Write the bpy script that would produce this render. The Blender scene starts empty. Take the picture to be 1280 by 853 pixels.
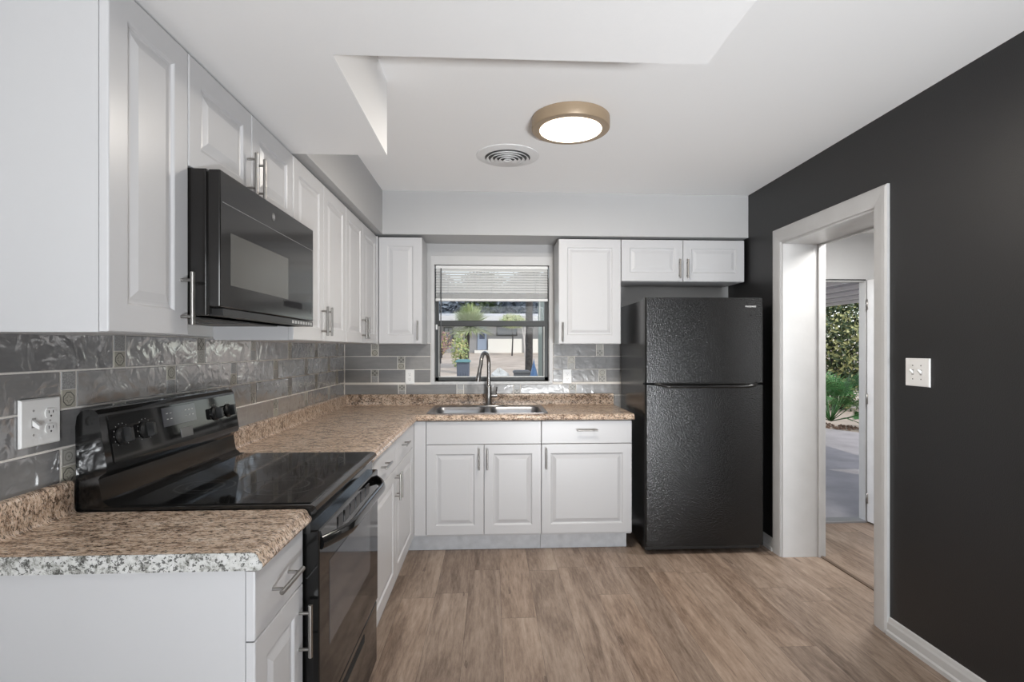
import bpy, bmesh, math, random
from mathutils import Vector, Matrix
random.seed(7)
PI = math.pi
C = bpy.context.scene.collection
SC = bpy.context.scene

# ---------------------------------------------------------------- camera
cam = bpy.data.cameras.new('camera'); camo = bpy.data.objects.new('camera', cam); C.objects.link(camo)
cam.sensor_fit = 'HORIZONTAL'; cam.sensor_width = 36.0
cam.lens = 670.62/1280*36.0
cam.shift_x = -(648.23-640)/1280; cam.shift_y = (436.29-426.5)/1280
cam.clip_start = 0.05; cam.clip_end = 300
camo.location = (1.1398, -4.1859, 1.3492); camo.rotation_euler = (PI/2, 0, -0.0495)
SC.camera = camo

# ---------------------------------------------------------------- world, sun, exposure
w = bpy.data.worlds.new('world'); SC.world = w; w.use_nodes = True
wn = w.node_tree; wn.nodes.clear()
sky = wn.nodes.new('ShaderNodeTexSky'); sky.sky_type = 'NISHITA'; sky.sun_disc = False
sky.sun_elevation = math.radians(42); sky.sun_rotation = math.radians(150)
bg = wn.nodes.new('ShaderNodeBackground'); bg.inputs[1].default_value = 0.23
wo = wn.nodes.new('ShaderNodeOutputWorld')
hs_ = wn.nodes.new('ShaderNodeHueSaturation'); hs_.inputs['Saturation'].default_value = .45
wn.links.new(sky.outputs[0], hs_.inputs['Color']); wn.links.new(hs_.outputs[0], bg.inputs[0]); wn.links.new(bg.outputs[0], wo.inputs[0])
sun = bpy.data.lights.new('sun', 'SUN'); sun.energy = 1.0; sun.angle = 0.01; sun.color = (1, .93, .82)
suno = bpy.data.objects.new('sun', sun); C.objects.link(suno)
suno.rotation_euler = (math.radians(48), 0, math.radians(35))
def area(name, loc, rot, sx, sy, power, color=(1, 1, 1)):
    l = bpy.data.lights.new(name, 'AREA'); l.shape = 'RECTANGLE'; l.size = sx; l.size_y = sy; l.energy = power; l.color = color
    o = bpy.data.objects.new(name, l); C.objects.link(o); o.location = loc; o.rotation_euler = rot
    return o
# unseen fill lights added behind the camera and in the neighbouring room
area('fill_behind_camera', (1.55, -7.36, 1.98), (PI/2, 0, 0), 2.5, .6, 24, (.93, .965, 1))
area('fill_side_room', (5.2, -5.28, 1.35), (PI/2, 0, 0), 1.4, 1.5, 24, (.96, .98, 1))
# added fill light behind the camera, out of view, aimed up to brighten the ceiling
up_ = area('fill_ceiling', (2.2, -6.7, .10), (0, 0, 0), 1.1, .22, 31, (.94, .97, 1))
up_.rotation_euler = (Vector((1.9, -1.7, 2.475))-Vector((2.2, -6.7, .12))).to_track_quat('-Z', 'Y').to_euler()
up_.data.spread = math.radians(75)
# unseen fill light added in the neighbouring room to brighten the open door leaf
area('fill_door_leaf', (3.62, -1.1, 2.2), (0, 0, 0), .3, .3, 15, (1, .98, .95))
SC.view_settings.view_transform = 'Standard'; SC.view_settings.look = 'None'
SC.view_settings.gamma = 1; SC.view_settings.use_curve_mapping = False
SC.view_settings.exposure = 0.66

# ---------------------------------------------------------------- materials
def mat(name, col, rough=.5, metal=0, spec=.5, coat=0, bump=None, var=None, emit=None):
    m = bpy.data.materials.new(name); m.use_nodes = True; nt = m.node_tree
    b = nt.nodes['Principled BSDF']
    b.inputs['Base Color'].default_value = (*col, 1); b.inputs['Roughness'].default_value = rough
    b.inputs['Metallic'].default_value = metal; b.inputs['Specular IOR Level'].default_value = spec
    b.inputs['Coat Weight'].default_value = coat
    tc = nt.nodes.new('ShaderNodeTexCoord')
    if bump:
        sc, st, dist = bump[:3]
        n = nt.nodes.new('ShaderNodeTexNoise'); n.inputs['Scale'].default_value = sc; n.inputs['Detail'].default_value = bump[3] if len(bump) > 3 else 3
        bp = nt.nodes.new('ShaderNodeBump'); bp.inputs['Strength'].default_value = st; bp.inputs['Distance'].default_value = dist
        nt.links.new(tc.outputs['Object'], n.inputs['Vector']); nt.links.new(n.outputs['Fac'], bp.inputs['Height']); nt.links.new(bp.outputs['Normal'], b.inputs['Normal'])
    if var:
        sc, amt = var[:2]
        n = nt.nodes.new('ShaderNodeTexNoise'); n.inputs['Scale'].default_value = sc; n.inputs['Detail'].default_value = 4
        if len(var) > 2:
            mp = nt.nodes.new('ShaderNodeMapping'); mp.inputs['Scale'].default_value = var[2]
            nt.links.new(tc.outputs['Object'], mp.inputs[0]); nt.links.new(mp.outputs[0], n.inputs['Vector'])
        else: nt.links.new(tc.outputs['Object'], n.inputs['Vector'])
        r = nt.nodes.new('ShaderNodeValToRGB'); e = r.color_ramp.elements
        e[0].position = .3; e[1].position = .7
        e[0].color = (*[c*(1-amt) for c in col], 1); e[1].color = (*[min(1, c*(1+amt)) for c in col], 1)
        nt.links.new(n.outputs['Fac'], r.inputs[0]); nt.links.new(r.outputs[0], b.inputs['Base Color'])
    if emit:
        b.inputs['Emission Color'].default_value = (*emit[0], 1); b.inputs['Emission Strength'].default_value = emit[1]
    return m
class NT:
    def __init__(s, m): s.nt = m.node_tree; s.b = s.nt.nodes['Principled BSDF']
    def n(s, t, **k):
        x = s.nt.nodes.new('ShaderNode'+t)
        for a, v in k.items():
            if a.startswith('i_'):
                key = a[2:]; key = int(key) if key.isdigit() else key.replace('_', ' ')
                x.inputs[key].default_value = v
            else: setattr(x, a, v)
        return x
    def l(s, a, b): s.nt.links.new(a, b)
    def m(s, op, a, b=None, c=None):
        x = s.nt.nodes.new('ShaderNodeMath'); x.operation = op
        for i, v in enumerate((a, b, c)):
            if v is None: continue
            if isinstance(v, (int, float)): x.inputs[i].default_value = v
            else: s.l(v, x.inputs[i])
        return x.outputs[0]
    def ramp(s, f, stops, interp='LINEAR'):
        r = s.nt.nodes.new('ShaderNodeValToRGB'); r.color_ramp.interpolation = interp; e = r.color_ramp.elements
        while len(e) > 1: e.remove(e[-1])
        e[0].position = stops[0][0]; e[0].color = (*stops[0][1], 1)
        for p, c in stops[1:]:
            k = e.new(p); k.color = (*c, 1)
        s.l(f, r.inputs[0]); return r.outputs[0]
    def mix(s, f, a, b, bt='MIX'):
        x = s.nt.nodes.new('ShaderNodeMix'); x.data_type = 'RGBA'; x.blend_type = bt
        for i, v in ((0, f), (6, a), (7, b)):
            if isinstance(v, (int, float)): x.inputs[i].default_value = v
            elif isinstance(v, tuple): x.inputs[i].default_value = (*v, 1)
            else: s.l(v, x.inputs[i])
        return x.outputs[2]

M = {}
M['ceiling'] = mat('ceiling_paint', (.90, .90, .90), .85, bump=(60, .15, .002))
M['wallgrey'] = mat('grey_wall_paint', (.47, .47, .472), .7, bump=(90, .15, .002))
M['wallwhite'] = mat('white_wall_paint', (.80, .80, .79), .7)
M['black_wall'] = mat('black_wall_paint', (.018, .0175, .018), .42, bump=(220, .35, .002, 4))
M['cab'] = mat('white_thermofoil', (.54, .54, .55), .32, spec=.45, bump=(300, .05, .001))
M['cabbody'] = mat('white_laminate', (.52, .52, .53), .4, bump=(40, .06, .001))
M['toe'] = mat('scuffed_white_board', (.55, .56, .58), .6, var=(18, .10), bump=(60, .3, .002))
M['trim'] = mat('white_trim_paint', (.55, .55, .55), .4, bump=(30, .25, .002), var=(9, .03))
M['steel'] = mat('brushed_nickel', (.34, .33, .315), .3, 1)
M['sink'] = mat('stainless_steel', (.33, .33, .34), .33, 1, bump=(200, .05, .001))
M['chrome'] = mat('satin_faucet_steel', (.34, .33, .32), .26, 1)
M['black_gloss'] = mat('black_enamel', (.008, .008, .008), .12, spec=.5)
M['black_glass'] = mat('black_glass', (.006, .006, .006), .05, spec=.38)
M['black_matte'] = mat('black_plastic', (.012, .012, .012), .35)
M['dark_void'] = mat('dark_void', (.004, .004, .004), .8)
M['mw'] = mat('microwave_black', (.012, .011, .0105), .13, spec=.42)
M['screen'] = mat('microwave_screen', (.10, .098, .09), .16, spec=.5, bump=(25, .04, .002))
M['ovenwin'] = mat('oven_window_glass', (.075, .075, .08), .07, spec=.45)
M['fridge'] = mat('pebbled_black_steel', (.006, .006, .006), .24, spec=.42, bump=(140, .42, .004, 1))
M['fridge_side'] = mat('smooth_black_steel', (.010, .0095, .009), .22, spec=.5)
M['print'] = mat('pale_grey_print', (.45, .45, .45), .5)
M['ring'] = mat('burner_print', (.05, .05, .05), .12)
M['white_plastic'] = mat('white_plastic', (.84, .84, .83), .3)
M['slot'] = mat('dark_slot', (.06, .06, .06), .6)
M['grey_slot'] = mat('toggle_recess_grey', (.35, .34, .33), .5)
M['bronze'] = mat('dark_window_aluminium', (.028, .030, .030), .45, .2)
M['alu'] = mat('pale_window_track', (.62, .62, .60), .4)
M['blind'] = mat('white_blind_vinyl', (.78, .78, .77), .5)
M['grout'] = mat('light_grout', (.74, .71, .67), .9, bump=(300, .3, .001))
M['lampshell'] = mat('champagne_metal', (.36, .27, .18), .4, .2)
M['lampglow'] = mat('lit_diffuser', (1, .95, .85), .5, emit=((1, .86, .66), 3.0))
M['vent'] = mat('white_vent_enamel', (.78, .78, .78), .45)
M['strip'] = mat('brown_transition_strip', (.12, .08, .055), .5)
M['threshold'] = mat('grey_metal_threshold', (.30, .30, .31), .4, .4)
M['doorpaint'] = mat('white_door_paint', (.82, .82, .83), .4, bump=(14, .3, .003), var=(7, .06))

M['rafter'] = mat('white_rafter_paint', (.85, .85, .86), .6)
# glass
def glass(name, tint=(1, 1, 1), refl=1.0):
    m = bpy.data.materials.new(name); m.use_nodes = True; nt = m.node_tree; nt.nodes.clear()
    o = nt.nodes.new('ShaderNodeOutputMaterial'); t = nt.nodes.new('ShaderNodeBsdfTransparent'); t.inputs[0].default_value = (*tint, 1)
    g = nt.nodes.new('ShaderNodeBsdfGlossy'); g.inputs['Roughness'].default_value = .01
    f = nt.nodes.new('ShaderNodeFresnel'); f.inputs[0].default_value = 1.18
    mx = nt.nodes.new('ShaderNodeMixShader'); nt.links.new(f.outputs[0], mx.inputs[0]); nt.links.new(t.outputs[0], mx.inputs[1]); nt.links.new(g.outputs[0], mx.inputs[2])
    nt.links.new(mx.outputs[0], o.inputs[0]); return m
M['glass'] = glass('window_glass', (.97, .98, .98))

# grey glazed tile with wavy surface
def tile_mat(name, c0, c1, ro=.10, sp=.9, ct=1, bs=.62):
    m = mat(name, c0, ro, spec=sp, coat=ct); q = NT(m); q.b.inputs['Coat IOR'].default_value = 1.9; q.b.inputs['Coat Roughness'].default_value = .06
    tc = q.n('TexCoord'); geo = q.n('NewGeometry')
    mp = q.n('Mapping', i_Scale=(9, 9, 50)); q.l(tc.outputs['Object'], mp.inputs[0])
    n = q.n('TexNoise', i_Scale=1.0, i_Detail=4.0); q.l(mp.outputs[0], n.inputs['Vector'])
    f = q.m('ADD', q.m('MULTIPLY', geo.outputs['Random Per Island'], .5), q.m('MULTIPLY', n.outputs['Fac'], .5))
    q.l(q.ramp(f, [(.2, c0), (.8, c1)]), q.b.inputs['Base Color'])
    n2 = q.n('TexNoise', i_Scale=16.0, i_Detail=2.5, i_Distortion=.6); q.l(tc.outputs['Object'], n2.inputs['Vector'])
    bp = q.n('Bump', i_Strength=bs, i_Distance=.006); q.l(n2.outputs['Fac'], bp.inputs['Height']); q.l(bp.outputs[0], q.b.inputs['Normal']); q.l(bp.outputs[0], q.b.inputs['Coat Normal'])
    return m
M['tile'] = tile_mat('grey_glazed_tile', (.20, .20, .202), (.31, .305, .30))
M['tile_satin'] = tile_mat('grey_satin_tile', (.20, .20, .202), (.30, .295, .288), .22, .45, .15, .35)
# patterned accent tile: uv gives one square 0..1
def deco_mat(name, kind, base, ink):
    m = mat(name, base, .35); q = NT(m)
    uv = q.n('TexCoord').outputs['UV']; sp = q.n('SeparateXYZ'); q.l(uv, sp.inputs[0])
    u = q.m('SUBTRACT', sp.outputs[0], .5); v = q.m('SUBTRACT', sp.outputs[1], .5)
    au = q.m('ABSOLUTE', u); av = q.m('ABSOLUTE', v)
    if kind == 0:      # octagon ring with a rosette
        d = q.m('MAXIMUM', q.m('MAXIMUM', au, av), q.m('MULTIPLY', q.m('ADD', au, av), .74))
        r1 = q.m('LESS_THAN', q.m('ABSOLUTE', q.m('SUBTRACT', d, .40)), .035)
        r2 = q.m('LESS_THAN', q.m('ABSOLUTE', q.m('SUBTRACT', q.m('MULTIPLY', au, av), .012)), .005)
        inn = q.m('LESS_THAN', d, .28)
        f = q.m('MAXIMUM', r1, q.m('MULTIPLY', r2, q.m('MULTIPLY', inn, .6)))
    elif kind == 1:    # lattice
        a = q.m('ABSOLUTE', q.m('SUBTRACT', q.m('FRACT', q.m('MULTIPLY', q.m('ADD', u, v), 1.5)), .5))
        b = q.m('ABSOLUTE', q.m('SUBTRACT', q.m('FRACT', q.m('MULTIPLY', q.m('SUBTRACT', u, v), 1.5)), .5))
        f = q.m('MAXIMUM', q.m('LESS_THAN', a, .09), q.m('LESS_THAN', b, .09))
    elif kind == 2:    # ring and dot in a square
        r = q.m('SQRT', q.m('ADD', q.m('MULTIPLY', u, u), q.m('MULTIPLY', v, v)))
        f = q.m('MAXIMUM', q.m('LESS_THAN', q.m('ABSOLUTE', q.m('SUBTRACT', r, .26)), .03), q.m('LESS_THAN', r, .07))
        f = q.m('MAXIMUM', f, q.m('LESS_THAN', q.m('ABSOLUTE', q.m('SUBTRACT', q.m('MAXIMUM', au, av), .42)), .02))
        f = q.m('MULTIPLY', f, .6)
    else:              # small scrolls
        wv = q.n('TexVoronoi', i_Scale=7.0); wv.feature = 'DISTANCE_TO_EDGE'; q.l(uv, wv.inputs['Vector'])
        f = q.m('MULTIPLY', q.m('LESS_THAN', wv.outputs['Distance'], .07), .5)
    q.l(q.mix(f, base, ink), q.b.inputs['Base Color'])
    return m
BA = [(.42, .40, .34), (.33, .32, .29), (.40, .39, .36), (.36, .36, .36)]
DECO = [deco_mat('patterned_accent_tile', k, BA[k], (.09, .09, .08)) for k in range(4)]

def granite(name, cols, sc=(1, 1, 1), big=38):
    m = mat(name, (.4, .3, .2), .22, spec=.5); q = NT(m)
    tc = q.n('TexCoord'); mp = q.n('Mapping', i_Scale=sc); q.l(tc.outputs['Object'], mp.inputs[0])
    a = q.n('TexNoise', i_Scale=float(big), i_Detail=6.0, i_Roughness=.65, i_Distortion=.8); q.l(mp.outputs[0], a.inputs['Vector'])
    b = q.n('TexNoise', i_Scale=9.0, i_Detail=3.0); q.l(mp.outputs[0], b.inputs['Vector'])
    v = q.n('TexVoronoi', i_Scale=170.0); q.l(mp.outputs[0], v.inputs['Vector'])
    f = q.m('ADD', q.m('MULTIPLY', a.outputs['Fac'], .8), q.m('MULTIPLY', b.outputs['Fac'], .2))
    base = q.ramp(f, [(.30, cols[0]), (.42, cols[1]), (.50, cols[2]), (.60, cols[3]), (.72, cols[4])])
    sp = q.n('TexNoise', i_Scale=float(big*2.2), i_Detail=3.0, i_Roughness=.7); q.l(mp.outputs[0], sp.inputs['Vector'])
    dark = q.m('GREATER_THAN', sp.outputs['Fac'], .575)
    c = q.mix(q.m('MULTIPLY', dark, .75), base, cols[5])
    pl = q.m('LESS_THAN', sp.outputs['Fac'], .36)
    c = q.mix(q.m('MULTIPLY', pl, .6), c, cols[6])
    s2 = q.n('TexNoise', i_Scale=125.0, i_Detail=2.0, i_Roughness=.6); q.l(mp.outputs[0], s2.inputs['Vector'])
    c = q.mix(q.m('MULTIPLY', q.m('GREATER_THAN', s2.outputs['Fac'], .60), .8), c, tuple(x*.6 for x in cols[5]))
    c = q.mix(q.m('MULTIPLY', q.m('LESS_THAN', s2.outputs['Fac'], .385), .55), c, cols[6])
    q.l(c, q.b.inputs['Base Color']); return m
M['granite'] = granite('beige_granite_laminate', [(.08, .055, .04), (.27, .185, .13), (.58, .43, .32), (.68, .54, .42), (.74, .65, .55), (.07, .05, .038), (.72, .64, .56)], (.75, 1.9, 1), 34)
M['granite_lit'] = granite('lit_granite_end_strip', [(.05, .05, .045), (.26, .26, .24), (.50, .50, .48), (.58, .58, .57), (.62, .62, .61), (.05, .05, .045), (.62, .62, .60)], (1, 1, 1), 42)  # same laminate recoloured paler, bright light on the end put into the colour

# vinyl planks running along Y
def floor_mat():
    m = mat('vinyl_plank', (.3, .2, .15), .42, spec=.35); q = NT(m)
    tc = q.n('TexCoord'); sp = q.n('SeparateXYZ'); q.l(tc.outputs['Object'], sp.inputs[0])
    W, L = .178, 1.22
    xi = q.m('FLOOR', q.m('DIVIDE', q.m('ADD', sp.outputs[0], .06), W)); xf = q.m('FRACT', q.m('DIVIDE', q.m('ADD', sp.outputs[0], .06), W))
    wn1 = q.n('TexWhiteNoise', noise_dimensions='1D'); q.l(xi, wn1.inputs['W'])
    yy = q.m('ADD', q.m('DIVIDE', sp.outputs[1], L), q.m('MULTIPLY', wn1.outputs['Value'], 7.3))
    yi = q.m('FLOOR', yy); yf = q.m('FRACT', yy)
    pid = q.m('ADD', q.m('MULTIPLY', xi, 13.37), q.m('MULTIPLY', yi, 3.71))
    wn2 = q.n('TexWhiteNoise', noise_dimensions='1D'); q.l(pid, wn2.inputs['W'])
    cx = q.n('CombineXYZ'); q.l(q.m('MULTIPLY', sp.outputs[0], 9.0), cx.inputs[0]); q.l(q.m('MULTIPLY', sp.outputs[1], 1.1), cx.inputs[1]); q.l(q.m('MULTIPLY', pid, 5.1), cx.inputs[2])
    g = q.n('TexNoise', i_Scale=1.0, i_Detail=7.0, i_Roughness=.62, i_Distortion=1.1); q.l(cx.outputs[0], g.inputs['Vector'])
    cx2 = q.n('CombineXYZ'); q.l(q.m('MULTIPLY', sp.outputs[0], 80.0), cx2.inputs[0]); q.l(q.m('MULTIPLY', sp.outputs[1], 9.0), cx2.inputs[1]); q.l(pid, cx2.inputs[2])
    g2 = q.n('TexNoise', i_Scale=1.0, i_Detail=6.0, i_Roughness=.75); q.l(cx2.outputs[0], g2.inputs['Vector'])
    f = q.m('ADD', q.m('MULTIPLY', g.outputs['Fac'], .56), q.m('MULTIPLY', g2.outputs['Fac'], .44))
    c = q.ramp(f, [(.30, (.085, .056, .040)), (.42, (.20, .147, .112)), (.51, (.300, .230, .180)), (.60, (.385, .305, .245)), (.72, (.47, .39, .325))])
    c = q.mix(.55, c, q.ramp(wn2.outputs['Value'], [(0, (.62, .58, .56)), (.5, (.95, .93, .92)), (1, (1.0, .92, .86))]), 'MULTIPLY')
    # knots / cracks
    kn = q.n('TexVoronoi', i_Scale=1.0); kn.distance = 'EUCLIDEAN'
    cx3 = q.n('CombineXYZ'); q.l(q.m('ADD', q.m('MULTIPLY', sp.outputs[0], 14.0), q.m('MULTIPLY', g.outputs['Fac'], 1.6)), cx3.inputs[0]); q.l(q.m('MULTIPLY', sp.outputs[1], 1.9), cx3.inputs[1]); q.l(cx3.outputs[0], kn.inputs['Vector'])
    k = q.m('MULTIPLY', q.m('LESS_THAN', kn.outputs['Distance'], .085), q.m('GREATER_THAN', g2.outputs['Fac'], .44))
    c = q.mix(q.m('MULTIPLY', k, .62), c, (.07, .045, .035))
    e = q.m('MAXIMUM', q.m('LESS_THAN', xf, .010), q.m('LESS_THAN', yf, .0022))
    c = q.mix(q.m('MULTIPLY', e, .65), c, (.06, .045, .035))
    q.l(c, q.b.inputs['Base Color'])
    bp = q.n('Bump', i_Strength=.12, i_Distance=.002); q.l(g2.outputs['Fac'], bp.inputs['Height']); q.l(bp.outputs[0], q.b.inputs['Normal'])
    return m
M['floor'] = floor_mat()

# ---------------------------------------------------------------- mesh helpers
class MB:
    def __init__(s): s.bm = bmesh.new(); s.uv = None
    def box(s, x0, x1, y0, y1, z0, z1, mi=0, bev=0):
        bm = s.bm if not bev else bmesh.new()
        vs = [bm.verts.new(p) for p in ((x0,y0,z0),(x1,y0,z0),(x1,y1,z0),(x0,y1,z0),(x0,y0,z1),(x1,y0,z1),(x1,y1,z1),(x0,y1,z1))]
        for f in ((3,2,1,0),(4,5,6,7),(0,1,5,4),(1,2,6,5),(2,3,7,6),(3,0,4,7)):
            bm.faces.new([vs[i] for i in f]).material_index = mi
        if bev:
            bmesh.ops.bevel(bm, geom=bm.edges[:], offset=bev, segments=2, affect='EDGES', profile=.5)
            for f in bm.faces: f.material_index = mi
            s.merge(bm)
        return s
    def merge(s, bm):
        mp = {}
        for v in bm.verts: mp[v] = s.bm.verts.new(v.co)
        for f in bm.faces:
            try: n = s.bm.faces.new([mp[v] for v in f.verts]); n.material_index = f.material_index; n.smooth = f.smooth
            except ValueError: pass
        bm.free()
    def loops(s, rings, mi=0, close0=True, close1=True, smooth=False, cyc=True):
        R = [[s.bm.verts.new(p) for p in r] for r in rings]; n = len(R[0])
        for a, b in zip(R[:-1], R[1:]):
            for i in range(n if cyc else n-1):
                f = s.bm.faces.new((a[i], a[(i+1) % n], b[(i+1) % n], b[i])); f.material_index = mi; f.smooth = smooth
        if close0: s.bm.faces.new(list(reversed(R[0]))).material_index = mi
        if close1: s.bm.faces.new(R[-1]).material_index = mi
        return s
    def cyl(s, p0, p1, r, seg=16, r1=None, mi=0, smooth=True):
        return s.tube([p0, p1], [r, r if r1 is None else r1], seg, mi, smooth)
    def tube(s, pts, r, seg=12, mi=0, smooth=True, caps=True):
        P = [Vector(p) for p in pts]; rr = r if isinstance(r, (list, tuple)) else [r]*len(P)
        t0 = (P[1]-P[0]).normalized(); up = Vector((0,0,1)) if abs(t0.z) < .9 else Vector((1,0,0))
        n = (up - t0*up.dot(t0)).normalized(); rings = []
        for i, p in enumerate(P):
            t = (P[min(i+1,len(P)-1)]-P[max(i-1,0)]).normalized()
            n = (n - t*n.dot(t)).normalized(); b = t.cross(n)
            rings.append([p + (n*math.cos(2*PI*k/seg)+b*math.sin(2*PI*k/seg))*rr[i] for k in range(seg)])
        return s.loops(rings, mi, caps, caps, smooth)
    def lathe(s, c, prof, seg=40, mi=0, smooth=True, axis='z', sx=1, sy=1):
        rings = []
        for r, h in prof:
            ring = []
            for k in range(seg):
                a = 2*PI*k/seg; u, v = r*math.cos(a)*sx, r*math.sin(a)*sy
                ring.append((c[0]+u, c[1]+v, c[2]+h) if axis == 'z' else (c[0]+h, c[1]+u, c[2]+v) if axis == 'x' else (c[0]+u, c[1]+h, c[2]+v))
            rings.append(ring)
        return s.loops(rings, mi, True, True, smooth)
    def prism(s, poly, axis, a, b, mi=0):
        def P(q, t): return (t, q[0], q[1]) if axis == 'x' else (q[0], t, q[1]) if axis == 'y' else (q[0], q[1], t)
        return s.loops([[P(q, a) for q in poly], [P(q, b) for q in poly]], mi)
    def sweep(s, prof, path, mi=0, smooth=False):
        # path in XY, profile (d, z), d measured to the right of travel
        P = [Vector(p) for p in path]; rings = []
        for i, p in enumerate(P):
            def nr(a, b): t = (b-a).normalized(); return Vector((t.y, -t.x))
            if i == 0: m = nr(P[0], P[1])
            elif i == len(P)-1: m = nr(P[-2], P[-1])
            else:
                n1, n2 = nr(P[i-1], p), nr(p, P[i+1]); m = (n1+n2); m = m/ m.dot(n1)
            rings.append([(p.x+m.x*d, p.y+m.y*d, z) for d, z in prof])
        return s.loops(rings, mi, True, True, smooth)
W0 = {}
def obj(name, mb, m, parent=None, sm=None, **props):
    bm = mb.bm if isinstance(mb, MB) else mb
    bmesh.ops.recalc_face_normals(bm, faces=bm.faces[:])
    if parent is not None: org = W0[parent.as_pointer()]
    else:
        xs = [v.co for v in bm.verts]
        lo = Vector([min(v[i] for v in xs) for i in range(3)]); hi = Vector([max(v[i] for v in xs) for i in range(3)])
        org = Vector(((lo.x+hi.x)/2, (lo.y+hi.y)/2, lo.z))
    if parent is None and props.get('kind') == 'structure': org = Vector((0, 0, 0))
    bmesh.ops.translate(bm, vec=-org, verts=bm.verts[:])
    me = bpy.data.meshes.new(name); bm.to_mesh(me); bm.free()
    for k in (m if isinstance(m, (list, tuple)) else [m]): me.materials.append(k)
    o = bpy.data.objects.new(name, me); C.objects.link(o)
    if parent is not None: o.parent = parent
    else: o.location = org
    W0[o.as_pointer()] = org
    if sm:
        for p in me.polygons: p.use_smooth = True
        md = o.modifiers.new('edge', 'EDGE_SPLIT'); md.split_angle = math.radians(sm)
    for k, v in props.items(): o[k] = v
    return o
def thing(name, label, cat, loc, group=None):
    o = bpy.data.objects.new(name, None); C.objects.link(o); o.location = loc; o.empty_display_size = .05
    o['label'] = label; o['category'] = cat
    if group: o['group'] = group
    W0[o.as_pointer()] = Vector(loc); return o
def struct(name, mb, m, **k): return obj(name, mb, m, None, kind='structure', **k)
def V(*a): return Vector(a)

# ================================================================= ROOM SHELL
XR = 3.019; CZ = 2.475; SZ = 2.165
struct('floor', MB().box(-.15, 6.6, -7.4, -.10, -.1, 0), M['floor'])
b = MB(); b.box(-.15, XR, -7.4, .2, CZ, CZ+.12)
b.box(0, .698, -7.4, -1.90, SZ, CZ)                      # wide lowered run over the left cabinets
b.box(.698, 1.757, -2.96, -2.675, SZ, CZ)                # cross beam
struct('ceiling', b, M['ceiling'])
struct('trim_1', MB().box(0, .362, -1.90, -.335, SZ, CZ), M['wallgrey'], label='grey soffit above the left wall cabinets')
struct('trim_2', MB().box(0, XR, -.335, 0, SZ, CZ), M['wallgrey'], label='grey soffit above the back wall cabinets')
struct('wall_left', MB().box(-.15, 0, -7.4, .2, 0, CZ), M['wallwhite'])
# back wall with window opening
WX0, WX1, WZ0, WZ1 = .668, 1.612, 1.082, 2.014
b = MB()
b.box(0, WX0, 0, .2, 0, CZ); b.box(WX1, XR, 0, .2, 0, CZ); b.box(WX0, WX1, 0, .2, 0, WZ0); b.box(WX0, WX1, 0, .2, WZ1, CZ)
struct('wall_back', b, M['wallgrey'])
# right wall (thick) with cased opening, painted black on the kitchen side
DY0, DY1, DZ = -1.647, -.795, 2.04; XB = 3.30
b = MB()
b.box(XR, XR+.02, -7.4, DY0, 0, CZ); b.box(XR, XR+.02, DY1, 0, 0, CZ); b.box(XR, XR+.02, DY0, DY1, DZ, CZ)
b.box(XR+.02, XB, -7.4, DY0, 0, CZ, 1); b.box(XR+.02, XB, DY1, 0, 0, CZ, 1); b.box(XR+.02, XB, DY0, DY1, DZ, CZ, 1)
struct('wall_right', b, [M['black_wall'], M['wallwhite']])
# unseen rear wall; opening added for the fill light, colour darkened to dim reflections
b = MB(); b.box(0, .25, -7.55, -7.4, 0, CZ); b.box(2.85, XR, -7.55, -7.4, 0, CZ); b.box(.25, 2.85, -7.55, -7.4, 2.3, CZ); b.box(.25, 2.85, -7.55, -7.4, 0, 1.66)
struct('wall_rear', b, mat('darkened_rear_wall', (.30, .29, .28), .8))
# neighbouring room
NZ = 2.25; EX0, EX1, EZ = 3.32, 4.040, 1.885
b = MB(); b.box(XB, EX0, -.15, -.088, 0, CZ); b.box(EX1, 6.6, -.15, -.088, 0, CZ); b.box(EX0, EX1, -.15, -.088, EZ, CZ)
struct('wall_exterior', b, M['wallgrey'])
struct('ceiling_side', MB().box(XB, 6.6, -5.3, .02, NZ, NZ+.1), M['ceiling'])
struct('wall_side', MB().box(6.5, 6.6, -5.3, -.15, 0, NZ), M['wallwhite'])
struct('wall_side_rear', MB().box(XB, 6.6, -5.45, -5.3, 0, NZ), M['wallwhite'])

# doorway casing (trim) and jamb liner
def casing(b, x, y0, y1, zt, wd=.092, t=.018, side=-1):
    # U shaped casing at plane x, thickness towards side
    prof = [(0, 0), (0, .010), (.012, .014), (.06, .018), (.080, .018), (wd, .013), (wd, 0)]  # (distance from opening, thickness)
    def ring(y, z, ny, nz): return [(x+side*tt, y+ny*dd, z+nz*dd) for dd, tt in prof]
    b.loops([ring(y0, 0, -1, 0), ring(y0, zt, -1, 1), ring(y1, zt, 1, 1), ring(y1, 0, 1, 0)])
b = MB(); casing(b, XR-.0005, DY0, DY1, DZ)
casing(b, XB+.0005, DY0, DY1, DZ, side=1)
b.box(XR-.002, XB+.002, DY1-.012, DY1+.0, 0, DZ); b.box(XR-.002, XB+.002, DY0, DY0+.012, 0, DZ); b.box(XR-.002, XB+.002, DY0+.012, DY1-.012, DZ-.012, DZ)
b.box(XB-.05, XB-.035, DY1-.024, DY1-.012, 0, DZ-.024); b.box(XB-.05, XB-.035, DY0+.012, DY0+.024, 0, DZ-.024); b.box(XB-.05, XB-.035, DY0+.012, DY1-.012, DZ-.024, DZ-.012)
struct('trim_3', b, M['trim'])
struct('trim_4', MB().box(3.262, 3.285, DY0+.012, DY1-.012, 0, .006, bev=.002), M['strip'])
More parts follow.
